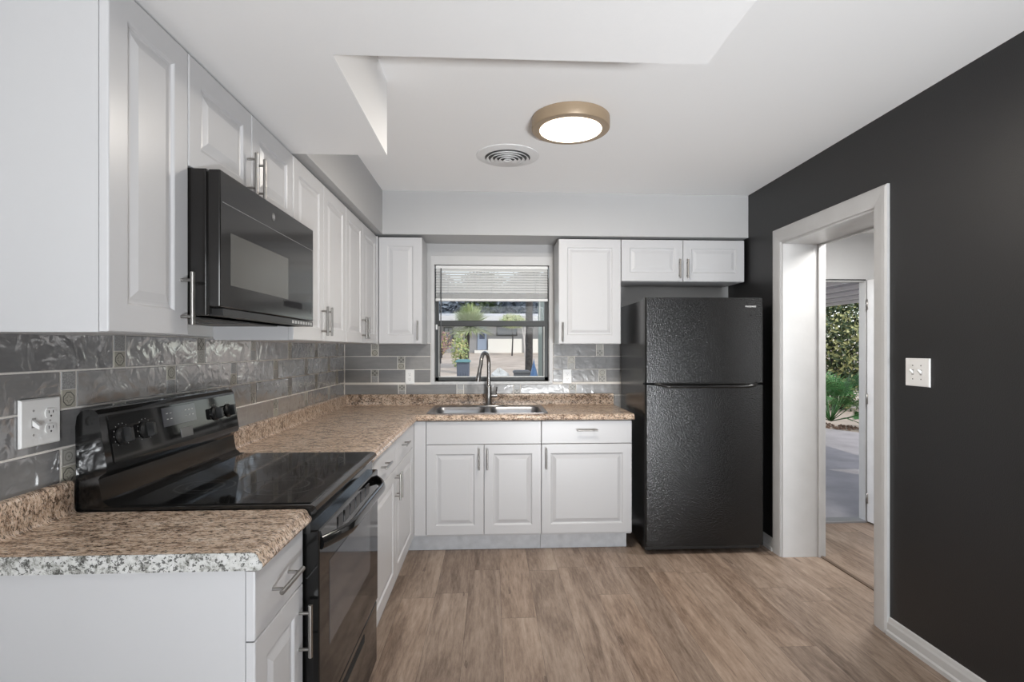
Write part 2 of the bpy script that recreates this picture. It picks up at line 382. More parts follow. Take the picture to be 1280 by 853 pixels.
# baseboards
bp = [(0, 0), (.022, 0), (.022, .018), (.014, .024), (.013, .055), (.009, .064), (.006, .078), (0, .082)]
struct('baseboard_right', MB().sweep([(-d, z) for d, z in bp][::-1], [(XR, -7.4), (XR, DY0-.092)]).sweep([(-d, z) for d, z in bp][::-1], [(XR, DY1+.092), (XR, 0)]), M['trim'])

# ---- back window (single hung, dark frame) with blind
b = MB()   # white outer trim
tw = .026
b.box(WX0, WX0+tw, -.013, .05, WZ0-.006, WZ1+.02); b.box(WX1-tw, WX1, -.013, .05, WZ0-.006, WZ1+.02)
b.box(WX0+tw, WX1-tw, -.013, .05, WZ1-.012, WZ1+.02); b.box(WX0+tw, WX1-tw, -.014, .055, WZ0-.006, WZ0+.012)
b.box(WX0, WX1, -.010, 0, WZ1+.02, WZ1+.055)
wt = struct('trim_5', b, M['trim'])
wi = bpy.data.objects.new('window_1', None); C.objects.link(wi); wi.location = (1.14, .08, WZ0); wi['kind'] = 'structure'; W0[wi.as_pointer()] = Vector((1.14, .08, WZ0))
gx0, gx1 = WX0+tw, WX1-tw
b = MB()
b.box(gx0, gx0+.026, .055, .12, WZ0+.012, WZ1-.012); b.box(gx1-.030, gx1, .055, .12, WZ0+.012, WZ1-.012)
b.box(gx0, gx1, .055, .12, WZ1-.04, WZ1-.012); b.box(gx0, gx1, .055, .12, WZ0+.012, WZ0+.042)
b.box(gx0+.02, gx1-.02, .060, .10, 1.527, 1.572, bev=.004)
b.box(gx0+.022, gx0+.036, .07, .10, WZ0+.04, 1.53); b.box(gx1-.045, gx1-.028, .07, .10, WZ0+.04, 1.53)
obj('window_frame', b, M['bronze'], wi)
b = MB(); b.box(gx0+.026, gx0+.032, .065, .10, WZ0+.045, 1.527); b.box(gx1-.036, gx1-.030, .065, .10, WZ0+.045, 1.527); b.box(gx0+.03, gx1-.03, .066, .09, WZ0+.042, WZ0+.05)
b.box(gx1-.066, gx1-.062, .085, .11, 1.572, 1.97)
obj('window_track', b, M['alu'], wi)
b = MB(); b.box(gx0+.005, gx0+.019, .045, .056, 1.50, 1.54, bev=.003); b.box(gx0+.009, gx0+.015, .036, .046, 1.515, 1.53, bev=.002)
obj('sash_lock', b, M['white_plastic'], wi, label='white sash lock tab')
obj('glass_pane', MB().box(gx0+.03, gx1-.03, .085, .088, WZ0+.045, 1.53), M['glass'], wi)
obj('glass_pane', MB().box(gx0+.02, gx1-.02, .100, .103, 1.57, WZ1-.03), M['glass'], wi)
# blind
bl = thing('window_blind', 'white horizontal mini blind pulled up to the top third of the kitchen window', 'blind', (1.14, .03, 1.72))
bx0, bx1 = gx0+.008, gx1-.008
obj('headrail', MB().box(bx0, bx1, .012, .045, 1.972, 1.998, bev=.003), M['blind'], bl)
b = MB(); z = 1.962
while z > 1.785:
    sl = [(.0175, z-.0108), (.026, z-.0015), (.039, z+.0098), (.0395, z+.0088), (.0267, z-.0027), (.0181, z-.0118)]
    b.loops([[(x, y, q) for y, q in sl] for x in (bx0+.002, bx1-.002)])
    z -= .0205
obj('slats', b, M['blind'], bl)
b = MB()
for k in range(11): b.box(bx0+.002, bx1-.002, .020+.003*(k % 2), .044, 1.746+k*.0036, 1.7472+k*.0036)
obj('gathered_slats', b, M['blind'], bl)
obj('bottom_rail', MB().box(bx0, bx1, .012, .046, 1.722, 1.742, bev=.003), M['blind'], bl)
obj('wand', MB().cyl((.745, .004, 1.975), (.742, .004, 1.235), .0042, 10), mat('clear_wand', (.10, .105, .11), .3), bl, label='thin dark tilt wand')
for x in (.80, 1.14, 1.48): obj('lift_cord', MB().cyl((x, .013, 1.975), (x, .013, 1.74), .0012, 6), M['blind'], bl)

# ================================================================= TILE BACKSPLASH
rows = [.986, 1.087, 1.189, 1.291, 1.393]
def tile_row(b, uvl, axis, s0, s1, z0, z1, decos, dw=.050, skip=()):
    """tiles between s0 and s1; decos are centre positions"""
    g = .0042; h = z1-z0-g; t = .0078
    def T(a, c, za, zb, mi, uvs=None):
        if c-a < .006: return
        e = .0022
        if axis == 'x':   # wall X=0, s is Y
            o = lambda s, z, d: (d, s, z)
        else:             # wall Y=0, s is X
            o = lambda s, z, d: (s, -d, z)
        r0 = [o(a, za, .002), o(c, za, .002), o(c, zb, .002), o(a, zb, .002)]
        r1 = [o(a, za, t-e), o(c, za, t-e), o(c, zb, t-e), o(a, zb, t-e)]
        r2 = [o(a+e, za+e, t), o(c-e, za+e, t), o(c-e, zb-e, t), o(a+e, zb-e, t)]
        n0 = len(b.bm.faces)
        b.loops([r0, r1, r2], mi, False, True)
        b.bm.faces.ensure_lookup_table()
        f = b.bm.faces[-1]
        if uvs:
            for l, q in zip(f.loops, ((0,0),(1,0),(1,1),(0,1))): l[uvl].uv = q
    cur = s0
    for d in sorted(decos)+[None]:
        e = s1 if d is None else max(s0, min(s1, d-dw/2-g/2))
        if e-cur > .02: T(cur+g/2, e-g/2, z0+g/2, z1-g/2, 1)
        if d is None: break
        a, c = max(s0, d-dw/2), min(s1, d+dw/2)
        if c-a > .02:
            k = random.randrange(4); k2 = random.choice([q for q in range(4) if q != k]); zm = (z0+z1)/2
            T(a, c, z0+g/2, zm-.0004, 2+k, 1); T(a, c, zm+.0004, z1-g/2, 2+k2, 1)
        cur = max(cur, c+g/2)
# left wall
b = MB(); uvl = b.bm.loops.layers.uv.new('uv')
b.box(0.0005, .006, -3.2, -.0005, .93, 1.394)
A = [-2.494+.459*k for k in range(-2, 6)]; B = [-2.691+.460*k for k in range(-2, 6)]
for i, (z0, z1) in enumerate(zip(rows[:-1], rows[1:])):
    random.seed(20+i); tile_row(b, uvl, 'x', -3.19, -.010, z0, z1, (B, A, B, A)[i])
struct('wall_tiles_left', b, [M['grout'], M['tile']]+DECO, label='grey glazed tile backsplash with patterned accents on the left wall')
b = MB(); uvl = b.bm.loops.layers.uv.new('uv')
b.box(.006, .667, -.006, -.0005, .90, 1.394); b.box(1.613, 2.165, -.006, -.0005, .80, 1.394); b.box(.667, 1.613, -.006, -.0005, .90, 1.075)
D = {3: ([.239], [1.986]), 2: ([.440], [1.761]), 1: ([.239], [2.005])}
for i in (1, 2, 3):
    random.seed(40+i)
    tile_row(b, uvl, 'y', .010, .666, rows[i], rows[i+1], D[i][0]); tile_row(b, uvl, 'y', 1.614, 2.163, rows[i], rows[i+1], D[i][1])
random.seed(50); tile_row(b, uvl, 'y', .010, 2.163, rows[0], 1.0745, [.446, .894, 1.334, 1.770])
random.seed(51); tile_row(b, uvl, 'y', 2.094, 2.163, .80, .986, [])
struct('wall_tiles_back', b, [M['grout'], M['tile_satin']]+DECO, label='grey glazed tile backsplash with patterned accents on the back wall')

# ================================================================= CABINETRY
def handle(parent, c, ax, n, L=.140):
    """bar pull: c centre on the face, ax bar direction, n outward normal"""
    c, ax, n = Vector(c), Vector(ax), Vector(n); b = MB(); so = .030
    b.tube([c+n*so-ax*L/2, c+n*so-ax*(L/2-.001), c+n*so+ax*(L/2-.001), c+n*so+ax*L/2], [.0048, .0058, .0058, .0048], 14)
    for s in (-1, 1): b.cyl(c+ax*s*(L/2-.022)+n*.0005, c+ax*s*(L/2-.022)+n*(so-.003), .0042, 10)
    return obj('handle', b, M['steel'], parent, 40)
def panel_face(b, O, u, v, n, wd, ht, raised=True, t=.019):
    O, u, v, n = Vector(O), Vector(u), Vector(v), Vector(n)   # O lower-left corner on the outer face plane
    def R(i, d): return [O+u*i+v*i+n*d, O+u*(wd-i)+v*i+n*d, O+u*(wd-i)+v*(ht-i)+n*d, O+u*i+v*(ht-i)+n*d]
    rr = [R(0, -t), R(0, -.003), R(.0008, -.001), R(.003, 0)]
    fw = .060 if min(wd, ht) > .22 else .045
    if raised: rr += [R(fw, 0), R(fw+.003, -.0015), R(fw+.007, -.0065), R(fw+.012, -.0075), R(fw+.018, -.0065), R(fw+.034, -.0015), R(fw+.038, -.0004)]
    b.loops(rr)
def front(name, parent, face, s0, s1, z0, z1, plane, raised, hd=None, lab=None):
    """face 'x': plane X=plane looking +X, s = Y ; face 'y': plane Y=plane looking -Y, s = X"""
    g = .0016; b = MB()
    if face == 'x': panel_face(b, (plane, s0+g, z0+g), (0,1,0), (0,0,1), (1,0,0), s1-s0-2*g, z1-z0-2*g, raised)
    else: panel_face(b, (s0+g, plane, z0+g), (1,0,0), (0,0,1), (0,-1,0), s1-s0-2*g, z1-z0-2*g, raised)
    d = obj(name, b, M['cab'], parent)
    if hd:
        s, z, o = hd[:3]
        if face == 'x': handle(d, (plane, s, z), (0,0,1) if o == 'v' else (0,1,0), (1,0,0))
        else: handle(d, (s, plane, z), (0,0,1) if o == 'v' else (1,0,0), (0,-1,0))
    return d
FX = .629; FY = -.629; DB = .118; GP = .716; DT = .870; CT = .8755
# --- base, left of the range (near)
t = thing('base_cabinet', 'narrow white base cabinet nearest the camera, with one drawer over one door, before the range', 'cabinet', (.3, -2.85, 0))
b = MB(); b.box(.002, FX-.020, -3.003, -2.984, 0, CT); b.box(.002, FX-.020, -2.984, -2.706, .105, CT); obj('body', b, M['cabbody'], t)
obj('toe_kick', MB().box(.54, .556, -2.984, -2.706, 0, .105), M['toe'], t)
front('drawer', t, 'x', -3.003, -2.706, GP, DT, FX, False, (-2.862, .790, 'h'))
front('door', t, 'x', -3.003, -2.706, DB, GP, FX, True, (-2.738, .600, 'v'))
# --- base, between range and corner
t = thing('base_cabinet', 'white base cabinet on the left beyond the range with two small drawers over two doors', 'cabinet', (.3, -1.3, 0))
b = MB(); b.box(.002, FX-.020, -1.925, -.632, .105, CT); obj('body', b, M['cabbody'], t)
obj('toe_kick', MB().box(.565, .582, -1.925, -.56, 0, .105), M['toe'], t)
for y0, y1, hs, hv in ((-1.92, -1.31, -1.640, -1.338), (-1.31, -.695, -1.065, -1.282)):
    front('drawer', t, 'x', y0, y1, GP, DT, FX, False, (hs, .803, 'h')); front('door', t, 'x', y0, y1, DB, GP, FX, True, (hv, .622, 'v'))
obj('corner_filler', MB().box(FX-.018, FX-.001, -.694, -.6285, DB, DT), M['cab'], t)
# --- sink base and right base
t = thing('base_cabinet', 'white double door sink base cabinet under the window with a plain false drawer panel', 'cabinet', (1.09, -.3, 0))
b = MB(); b.box(.706, 1.466, FY+.020, -.002, .105, .70); b.box(.706, .722, FY+.020, -.002, .70, CT); b.box(1.450, 1.466, FY+.020, -.002, .70, CT); b.box(.722, 1.450, FY+.020, FY+.036, .70, CT); obj('body', b, M['cabbody'], t)
obj('corner_filler', MB().box(.6295, .7045, FY+.001, FY+.018, DB, DT), M['cab'], t)
obj('toe_kick', MB().box(.582, 1.467, -.565, -.548, 0, .105), M['toe'], t, label='scuffed toe kick board')
front('false_drawer', t, 'y', .706, 1.468, GP, DT, FY, False)
front('door', t, 'y', .706, 1.087, DB, GP, FY, True, (1.055, .622, 'v')); front('door', t, 'y', 1.087, 1.468, DB, GP, FY, True, (1.110, .622, 'v'))
t = thing('base_cabinet', 'white base cabinet beside the refrigerator with one wide drawer over one wide door', 'cabinet', (1.77, -.3, 0))
b = MB(); b.box(1.470, 2.076, FY+.020, -.002, .105, CT); obj('body', b, M['cabbody'], t)
obj('toe_kick', MB().box(1.469, 2.055, -.565, -.548, 0, .105), M['toe'], t, label='scuffed toe kick board')
front('drawer', t, 'y', 1.468, 2.078, GP, DT, FY, False, (1.772, .808, 'h')); front('door', t, 'y', 1.468, 2.078, DB, GP, FY, True, (1.500, .622, 'v'))
# --- wall cabinets
UX = .324; UY = -.324; UB = 1.385; UT = 2.147
gw = 'white wall cabinets'
t = thing('wall_cabinet', 'tall white single door wall cabinet nearest the camera, left of the microwave', 'cabinet', (.16, -2.85, UB), gw)
b = MB(); b.box(.002, UX-.020, -3.003, -2.700, UB, UT); obj('body', b, M['cabbody'], t)
front('door', t, 'x', -3.003, -2.700, UB, UT, UX, True, (-2.735, 1.482, 'v'))
t = thing('wall_cabinet', 'short white two door wall cabinet directly above the microwave', 'cabinet', (.16, -2.32, 1.84), gw)
b = MB(); b.box(.002, UX-.020, -2.698, -1.940, 1.842, UT); obj('body', b, M['cabbody'], t)
front('door', t, 'x', -2.698, -2.319, 1.842, UT, UX, True, (-2.352, 1.935, 'v')); front('door', t, 'x', -2.319, -1.940, 1.842, UT, UX, True, (-2.286, 1.935, 'v'))
for y0, y1, lab in ((-1.937, -1.139, 'white two door wall cabinet immediately right of the microwave'), (-1.137, -.345, 'white two door wall cabinet on the left wall, next to the far corner')):
    t = thing('wall_cabinet', lab, 'cabinet', (.16, (y0+y1)/2, UB), gw)
    ym = (y0+y1)/2
    b = MB(); b.box(.002, UX-.020, y0+.001, y1-.001, UB, UT); obj('body', b, M['cabbody'], t)
    front('door', t, 'x', y0, ym, UB, UT, UX, True, (ym-.033, 1.482, 'v')); front('door', t, 'x', ym, y1, UB, UT, UX, True, (ym+.033, 1.482, 'v'))
t = thing('wall_cabinet', 'white single door wall cabinet on the back wall left of the window', 'cabinet', (.48, -.16, UB), gw)
b = MB(); b.box(.020, .640, UY+.020, -.010, UB, UT); obj('body', b, M['cabbody'], t)
obj('corner_filler', MB().box(.306, .331, -.343, UY+.019, UB, UT), M['cab'], t)
front('door', t, 'y', .334, .640, UB, UT, UY, True, (.612, 1.478, 'v'))
t = thing('wall_cabinet', 'white single door wall cabinet on the back wall right of the window', 'cabinet', (1.85, -.16, UB), gw)
b = MB(); b.box(1.622, 2.076, UY+.020, -.010, UB, UT); obj('body', b, M['cabbody'], t)
front('door', t, 'y', 1.621, 2.077, UB, UT, UY, True, (1.650, 1.470, 'v'))
t = thing('wall_cabinet', 'wide short white two door wall cabinet above the refrigerator', 'cabinet', (2.54, -.16, 1.842), gw)
b = MB(); b.box(2.080, 2.995, UY+.020, -.002, 1.842, UT); obj('body', b, M['cabbody'], t)
front('door', t, 'y', 2.079, 2.537, 1.842, UT, UY, True, (2.508, 1.932, 'v')); front('door', t, 'y', 2.537, 2.996, 1.842, UT, UY, True, (2.566, 1.932, 'v'))

# ================================================================= COUNTERTOPS
def lip(z1=.914, z0=.876, d=.032):
    return [(0, z0), (d-.006, z0), (d-.001, z0+.004), (d+.001, z0+.010), (d-.001, z0+.017), (d-.006, z0+.021), (d-.008, z0+.026), (d-.011, z0+.033), (d-.017, z0+.037), (d-.022, z1), (0, z1)]
spl = [(0, .914), (.033, .914), (.027, .916), (.023, .921), (.021, .930), (.020, .975), (.021, .990), (.018, .996), (.012, .999), (0, .999)]
YR0, YR1 = -2.700, -1.935      # range bay
t = thing('countertop', 'L-shaped beige speckled laminate countertop running from the range round the corner to the refrigerator', 'countertop', (.3, -1, .876))
SX0, SX1, SY0, SY1 = .715, 1.505, -.572, -.070
b = MB(); z0, z1 = .886, .914
b.box(.010, .6183, YR1, -.008, z0, z1); b.box(.6183, SX0, -.6183, -.008, z0, z1); b.box(SX1, 2.090, -.6183, -.008, z0, z1)
b.box(SX0, SX1, -.6183, SY0, z0, z1); b.box(SX0, SX1, SY1, -.008, z0, z1)
b.sweep(lip(), [(.618, YR1), (.618, -.618), (2.090, -.618)])
obj('worktop', b, M['granite'], t, 30)
b = MB(); b.sweep(spl, [(.010, YR1), (.010, -.010), (2.090, -.010)])
obj('backsplash_lip', b, M['granite'], t, 30)
t = thing('countertop', 'short beige speckled laminate countertop in the left foreground before the range', 'countertop', (.3, -2.86, .876))
b = MB(); b.box(.010, .6183, -3.014, YR0-.003, .886, .914); b.sweep(lip(), [(.618, -3.014), (.618, YR0-.003)])
obj('worktop', b, M['granite'], t, 30)
obj('backsplash_lip', MB().sweep(spl, [(.010, -3.014), (.010, YR0-.003)]), M['granite'], t, 30)
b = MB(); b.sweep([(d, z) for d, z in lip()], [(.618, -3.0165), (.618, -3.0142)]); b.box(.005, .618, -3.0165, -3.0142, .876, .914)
obj('lit_end', b, M['granite_lit'], t, 30, label='speckled end strip, coloured paler as if brightly lit')

# ================================================================= SINK AND FAUCET
def rrect(x0, x1, y0, y1, r, z, n=6):
    P = []
    for cx, cy, a0 in ((x1-r, y1-r, 0), (x0+r, y1-r, PI/2), (x0+r, y0+r, PI), (x1-r, y0+r, 1.5*PI)):
        for k in range(n+1):
            a = a0+PI/2*k/n; P.append((cx+r*math.cos(a), cy+r*math.sin(a), z))
    return P
sk = thing('kitchen_sink', 'double bowl stainless steel drop-in sink set in the countertop below the window', 'sink', (1.11, -.32, .90))
b = MB(); X0, X1, Y0, Y1, zt = .700, 1.520, -.588, -.052, .9185
b.loops([rrect(X0, X1, Y0, Y1, .03, .9145), rrect(X0+.003, X1-.003, Y0+.003, Y1-.003, .03, zt), rrect(X0+.012, X1-.012, Y0+.012, Y1-.012, .03, zt), rrect(X0+.018, X1-.018, Y0+.018, Y1-.018, .03, zt-.002)], 0, False, False, True)
bowls = ((.735, 1.095), (1.125, 1.485))
bm = b.bm
def edges_of(P):
    vs = [bm.verts.new(p) for p in P]; return vs, [bm.edges.new((vs[i], vs[(i+1) % len(vs)])) for i in range(len(vs))]
es = edges_of(rrect(X0+.018, X1-.018, Y0+.018, Y1-.018, .03, zt-.002))[1]
for x0, x1 in bowls: es += edges_of(rrect(x0, x1, -.560, -.165, .05, zt-.002))[1]
bmesh.ops.triangle_fill(bm, edges=es, use_beauty=True)
obj('rim', b, M['sink'], sk, 35)
for x0, x1 in bowls:
    b = MB(); rs = []
    for i, z in ((0, zt-.002), (.004, zt-.006), (.010, zt-.03), (.022, zt-.150), (.040, zt-.172), (.075, zt-.180)):
        rs.append(rrect(x0+i, x1-i, -.560+i, -.165-i, .05, z))
    b.loops(rs, 0, False, True, True); bw = obj('bowl', b, M['sink'], sk, 50)
    cx = (x0+x1)/2
    obj('drain', MB().lathe((cx, -.36, zt-.1795), [(.050, 0), (.048, .003), (.036, .003), (.033, .001)], 24), M['steel'], bw, 40)
fc = thing('faucet', 'gooseneck pull-down steel faucet with side lever standing behind the sink', 'faucet', (1.115, -.108, zt))
b = MB(); b.lathe((1.115, -.108, zt-.003), [(.125, 0), (.125, .004), (.118, .007), (.03, .009)], 40, sy=.25); obj('base_plate', b, M['chrome'], fc, 40)
b = MB(); fy = -.108
b.lathe((1.115, fy, zt), [(.030, 0), (.030, .006), (.024, .012), (.023, .14), (.021, .150), (.014, .156)], 24); obj('faucet_body', b, M['chrome'], fc, 40)
b = MB(); pts = [(1.115, fy, 1.06), (1.115, fy, 1.235)]
for k in range(0, 13):
    a = PI*k/12; pts.append((1.115-.028+.028*math.cos(a)*1.0, fy-.075+.075*math.cos(a), 1.235+.085*math.sin(a)))
pts.append((1.050, fy-.158, 1.20))
b.tube(pts, .0145, 16); obj('spout', b, M['chrome'], fc, 60)
b = MB(); b.tube([(1.052, fy-.156, 1.215), (1.048, fy-.159, 1.18), (1.040, fy-.166, 1.13), (1.037, fy-.168, 1.112)], [.014, .0155, .018, .0165], 18); obj('spray_head', b, M['chrome'], fc, 50)
obj('spray_button', MB().box(1.045, 1.057, fy-.190, fy-.180, 1.14, 1.175, bev=.003), M['black_matte'], fc)
b = MB(); b.cyl((1.135, fy, .995), (1.180, fy, .995), .013, 16); b.tube([(1.172, fy, .998), (1.173, fy-.01, 1.03), (1.176, fy-.02, 1.062)], [.0055, .005, .0045], 10); obj('lever', b, M['chrome'], fc, 40)

# ================================================================= RANGE
rg = thing('electric_range', 'black freestanding electric range with smooth glass cooktop between the two left countertops', 'range', (.33, -2.317, 0))
ry0, ry1 = -2.696, -1.939; RX = .645
b = MB(); b.box(.030, RX-.02, ry0, ry1, .03, .895); obj('body', b, M['black_gloss'], rg)
for x in (.08, .58):
    for y in (ry0+.06, ry1-.06): obj('foot', MB().cyl((x, y, 0), (x, y, .03), .018, 12), M['black_matte'], rg)
b = MB(); b.prism([(.10, .895), (RX-.002, .895), (RX+.012, .899), (RX+.018, .908), (RX+.014, .918), (RX+.004, .923), (.10, .923)], 'y', ry0-.001, ry1+.001); obj('cooktop_frame', b, M['black_gloss'], rg, 40)
obj('cooktop_glass', MB().box(.135, RX-.004, ry0+.014, ry1-.014, .9225, .926, bev=.001), M['black_glass'], rg)
for cx, cy, r in ((.26, -2.49, .082), (.26, -2.13, .098), (.50, -2.49, .112), (.50, -2.13, .082)):
    b = MB()
    for q in (r, r*.62):
        b.loops([[((cx+(q+d)*math.cos(2*PI*k/48)), cy+(q+d)*math.sin(2*PI*k/48), .9263) for k in range(48)] for d in (-.0035, .0035)], 0, False, False)
    obj('burner_ring', b, M['ring'], rg)
# backguard
b = MB(); b.prism([(.030, .90), (.026, 1.140), (.030, 1.168), (.040, 1.181), (.058, 1.187), (.076, 1.184), (.086, 1.172), (.108, 1.028), (.106, 1.016), (.090, 1.006), (.086, .998), (.096, .940), (.112, .926), (.140, .922), (.140, .900)], 'y', ry0+.002, ry1-.002); obj('backguard', b, M['black_gloss'], rg, 35)
def PP(y, z, d):   # point on slanted control face, d outward
    s = (z-1.172)/(1.028-1.172); nx, nz = .9885, .151
    return (.086+.022*s+nx*d, y, z+nz*d)
def facebox(b, y0, y1, z0, z1, d0, d1, mi=0):
    b.loops([[PP(y0, z0, d0), PP(y1, z0, d0), PP(y1, z1, d0), PP(y0, z1, d0)], [PP(y0+.001, z0+.001, d1), PP(y1-.001, z0+.001, d1), PP(y1-.001, z1-.001, d1), PP(y0+.001, z1-.001, d1)]], mi)
b = MB(); facebox(b, ry0+.03, ry1-.01, 1.036, 1.166, -.002, .0025); cp = obj('control_panel', b, M['black_glass'], rg)
b = MB(); facebox(b, -2.430, -2.240, 1.098, 1.160, .0022, .0038); obj('display', b, mat('display_glass', (.045, .045, .055), .1), cp)
b = MB(); facebox(b, -2.345, -2.275, 1.052, 1.083, .0022, .0045)
obj('keypad', b, mat('keypad_grey', (.13, .13, .13), .3), cp)
b = MB()
for y in (-2.62, -2.52, -2.115, -2.016):
    for k in range(14):
        a = 2*PI*k/14
        if k in (10, 11): continue
        r = .033; yy, zz = y+r*math.cos(a), 1.106+r*math.sin(a)
        facebox(b, yy-.0015, yy+.0015, zz-.0015, zz+.0015, .0022, .003)
for y in (-2.405, -2.385, -2.30, -2.28, -2.26):
    for z in (1.14, 1.122): facebox(b, y-.005, y+.005, z-.0015, z+.0015, .0036, .0042)
obj('dial_print', b, M['print'], cp)
for y in (-2.62, -2.52, -2.115, -2.016):
    b = MB(); c0 = Vector(PP(y, 1.106, .0025)); n = Vector((.9885, 0, .151)); v = Vector((0, 1, 0)); u = v.cross(n)
    rs = []
    for r, d in ((.026, 0), (.026, .004), (.022, .008), (.020, .010)):
        rs.append([c0+n*d+(v*math.cos(2*PI*k/28)+u*math.sin(2*PI*k/28))*r for k in range(28)])
    b.loops(rs, smooth=True)
    g0 = [(-.006, -.021), (.006, -.021), (.007, 0), (.006, .021), (-.006, .021), (-.007, 0)]
    b.loops([[c0+n*d+v*p*s+u*q*s for p, q in g0] for d, s in ((.008, 1), (.026, .95), (.030, .8))])
    obj('control_knob', b, M['black_matte'], rg, 35)
# front: manifold strip, door, drawer
b = MB(); b.box(RX-.02, RX, ry0, ry1, .845, .895); obj('manifold_panel', b, M['black_gloss'], rg)
b = MB()
dz0, dz1 = .318, .852; dX = .668
b.box(RX-.018, dX, ry0+.003, ry1-.003, dz0, dz1, bev=.004); dr = obj('oven_door', b, M['black_glass'], rg)
b = MB(); b.box(dX-.001, dX+.0008, -2.600, -2.085, .49, .735); obj('door_window', b, M['ovenwin'], dr)
b = MB()
for k in range(6): b.box(dX-.002, dX+.003, -2.52+k*.072, -2.465+k*.072, .795, .835, bev=.002)
obj('vent_slots', b, mat('dark_grey_vent', (.03, .03, .032), .4), dr)
b = MB(); pts = []
for k in range(25):
    s = k/24; yy = ry0+.02+s*(ry1-ry0-.04); e = min(s, 1-s); pts.append((dX+.052*min(1, (math.sin(min(1, e/.22)*PI/2)))-.004+.004, yy, .812+.006*math.sin(s*PI)))
rings = []
for i, p in enumerate(pts):
    t_ = (Vector(pts[min(i+1, 24)])-Vector(pts[max(i-1, 0)])).normalized(); nx = Vector((t_.y, -t_.x, 0)); up_ = Vector((0, 0, 1))
    rings.append([Vector(p)+nx*.010*math.cos(2*PI*k/12)+up_*.019*math.sin(2*PI*k/12) for k in range(12)])
b.loops(rings, smooth=True); obj('handle', b, M['black_gloss'], dr, 60)
b = MB(); b.box(RX-.018, dX-.004, ry0+.003, ry1-.003, .06, .308, bev=.004); dw = obj('storage_drawer', b, M['black_glass'], rg)
obj('finger_pull', MB().box(dX-.006, dX-.002, -2.47, -2.16, .255, .285, bev=.0015), M['dark_void'], dw)

# ================================================================= MICROWAVE
mw = thing('microwave', 'black over-the-range microwave mounted under the short cabinet above the range', 'microwave', (.2, -2.317, 1.44))
my0, my1 = -2.698, -1.941; mz0, mz1 = 1.440, 1.838
b = MB(); b.box(.004, .368, my0+.002, my1-.002, mz0, mz1, bev=.002); b.box(.368, .374, my0+.01, my1-.01, mz0+.005, mz1-.006); obj('housing', b, M['mw'], mw)
b = MB(); b.box(.374, .406, my0, my1, mz0+.022, mz1-.002, bev=.004); md = obj('door', b, M['mw'], mw)
b = MB(); b.box(.4055, .4070, -2.640, -2.215, 1.527, 1.674); obj('door_window', b, M['screen'], md, label='grey mesh window in the door')
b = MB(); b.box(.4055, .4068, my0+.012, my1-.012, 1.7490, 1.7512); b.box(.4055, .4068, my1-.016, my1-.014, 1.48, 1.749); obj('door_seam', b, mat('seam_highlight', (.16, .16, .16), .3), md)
b = MB(); b.box(.4055, .4072, -2.255, -2.075, 1.500, 1.524); obj('black_rectangle', b, M['black_glass'], md)  # glossy black rectangle low on the door face
b = MB(); b.lathe((.4060, -2.345, 1.792), [(.013, 0), (.013, .0014), (.011, .0014)], 24, axis='x')
# round monogram badge
obj('badge', b, mat('badge_grey', (.12, .12, .12), .3), md)
cu = bpy.data.curves.new('badge_letters', 'FONT'); cu.body = 'GE'; cu.size = .014; cu.extrude = .0003; cu.align_x = 'CENTER'; cu.align_y = 'CENTER'
def text(parent, body, loc, rot, size, m, name, ext=.0004):
    cu = bpy.data.curves.new(name, 'FONT'); cu.body = body; cu.size = size; cu.extrude = ext; cu.align_x = 'CENTER'; cu.align_y = 'CENTER'
    tmp = bpy.data.objects.new('tmp', cu); C.objects.link(tmp)
    dg = bpy.context.evaluated_depsgraph_get(); me = bpy.data.meshes.new_from_object(tmp.evaluated_get(dg))
    bpy.data.objects.remove(tmp); bm = bmesh.new(); bm.from_mesh(me); bpy.data.meshes.remove(me)
    for f in bm.faces: f.material_index = 0
    bmesh.ops.transform(bm, matrix=Matrix.Translation(loc) @ rot, verts=bm.verts[:])
    return obj(name, bm, m, parent)
RX_ = Matrix(((0, 0, 1, 0), (1, 0, 0, 0), (0, 1, 0, 0), (0, 0, 0, 1)))   # text facing +X
RY_ = Matrix(((1, 0, 0, 0), (0, 0, -1, 0), (0, 1, 0, 0), (0, 0, 0, 1)))  # text facing -Y
bpy.data.curves.remove(cu)
text(md, 'GE', (.4076, -2.345, 1.792), RX_, .013, M['print'], 'badge_lettering')
b = MB(); b.prism([(.30, mz0), (.404, mz0), (.404, mz0+.020), (.374, mz0+.020), (.374, mz0+.006), (.30, mz0+.006)], 'y', my0+.02, my1); obj('bottom_grille', b, M['black_matte'], mw)
b = MB()
for k in range(8): b.box(.4038, .4048, -2.17+k*.028, -2.152+k*.028, mz0+.004, mz0+.015)
obj('bottom_buttons', b, M['print'], mw)
FM = mat('filter_mesh', (.10, .10, .10), .4, .5, bump=(300, .4, .002))
for y_ in (my0+.10, my1-.34): obj('grease_filter', MB().box(.06, .30, y_, y_+.24, mz0-.004, mz0), FM, mw)

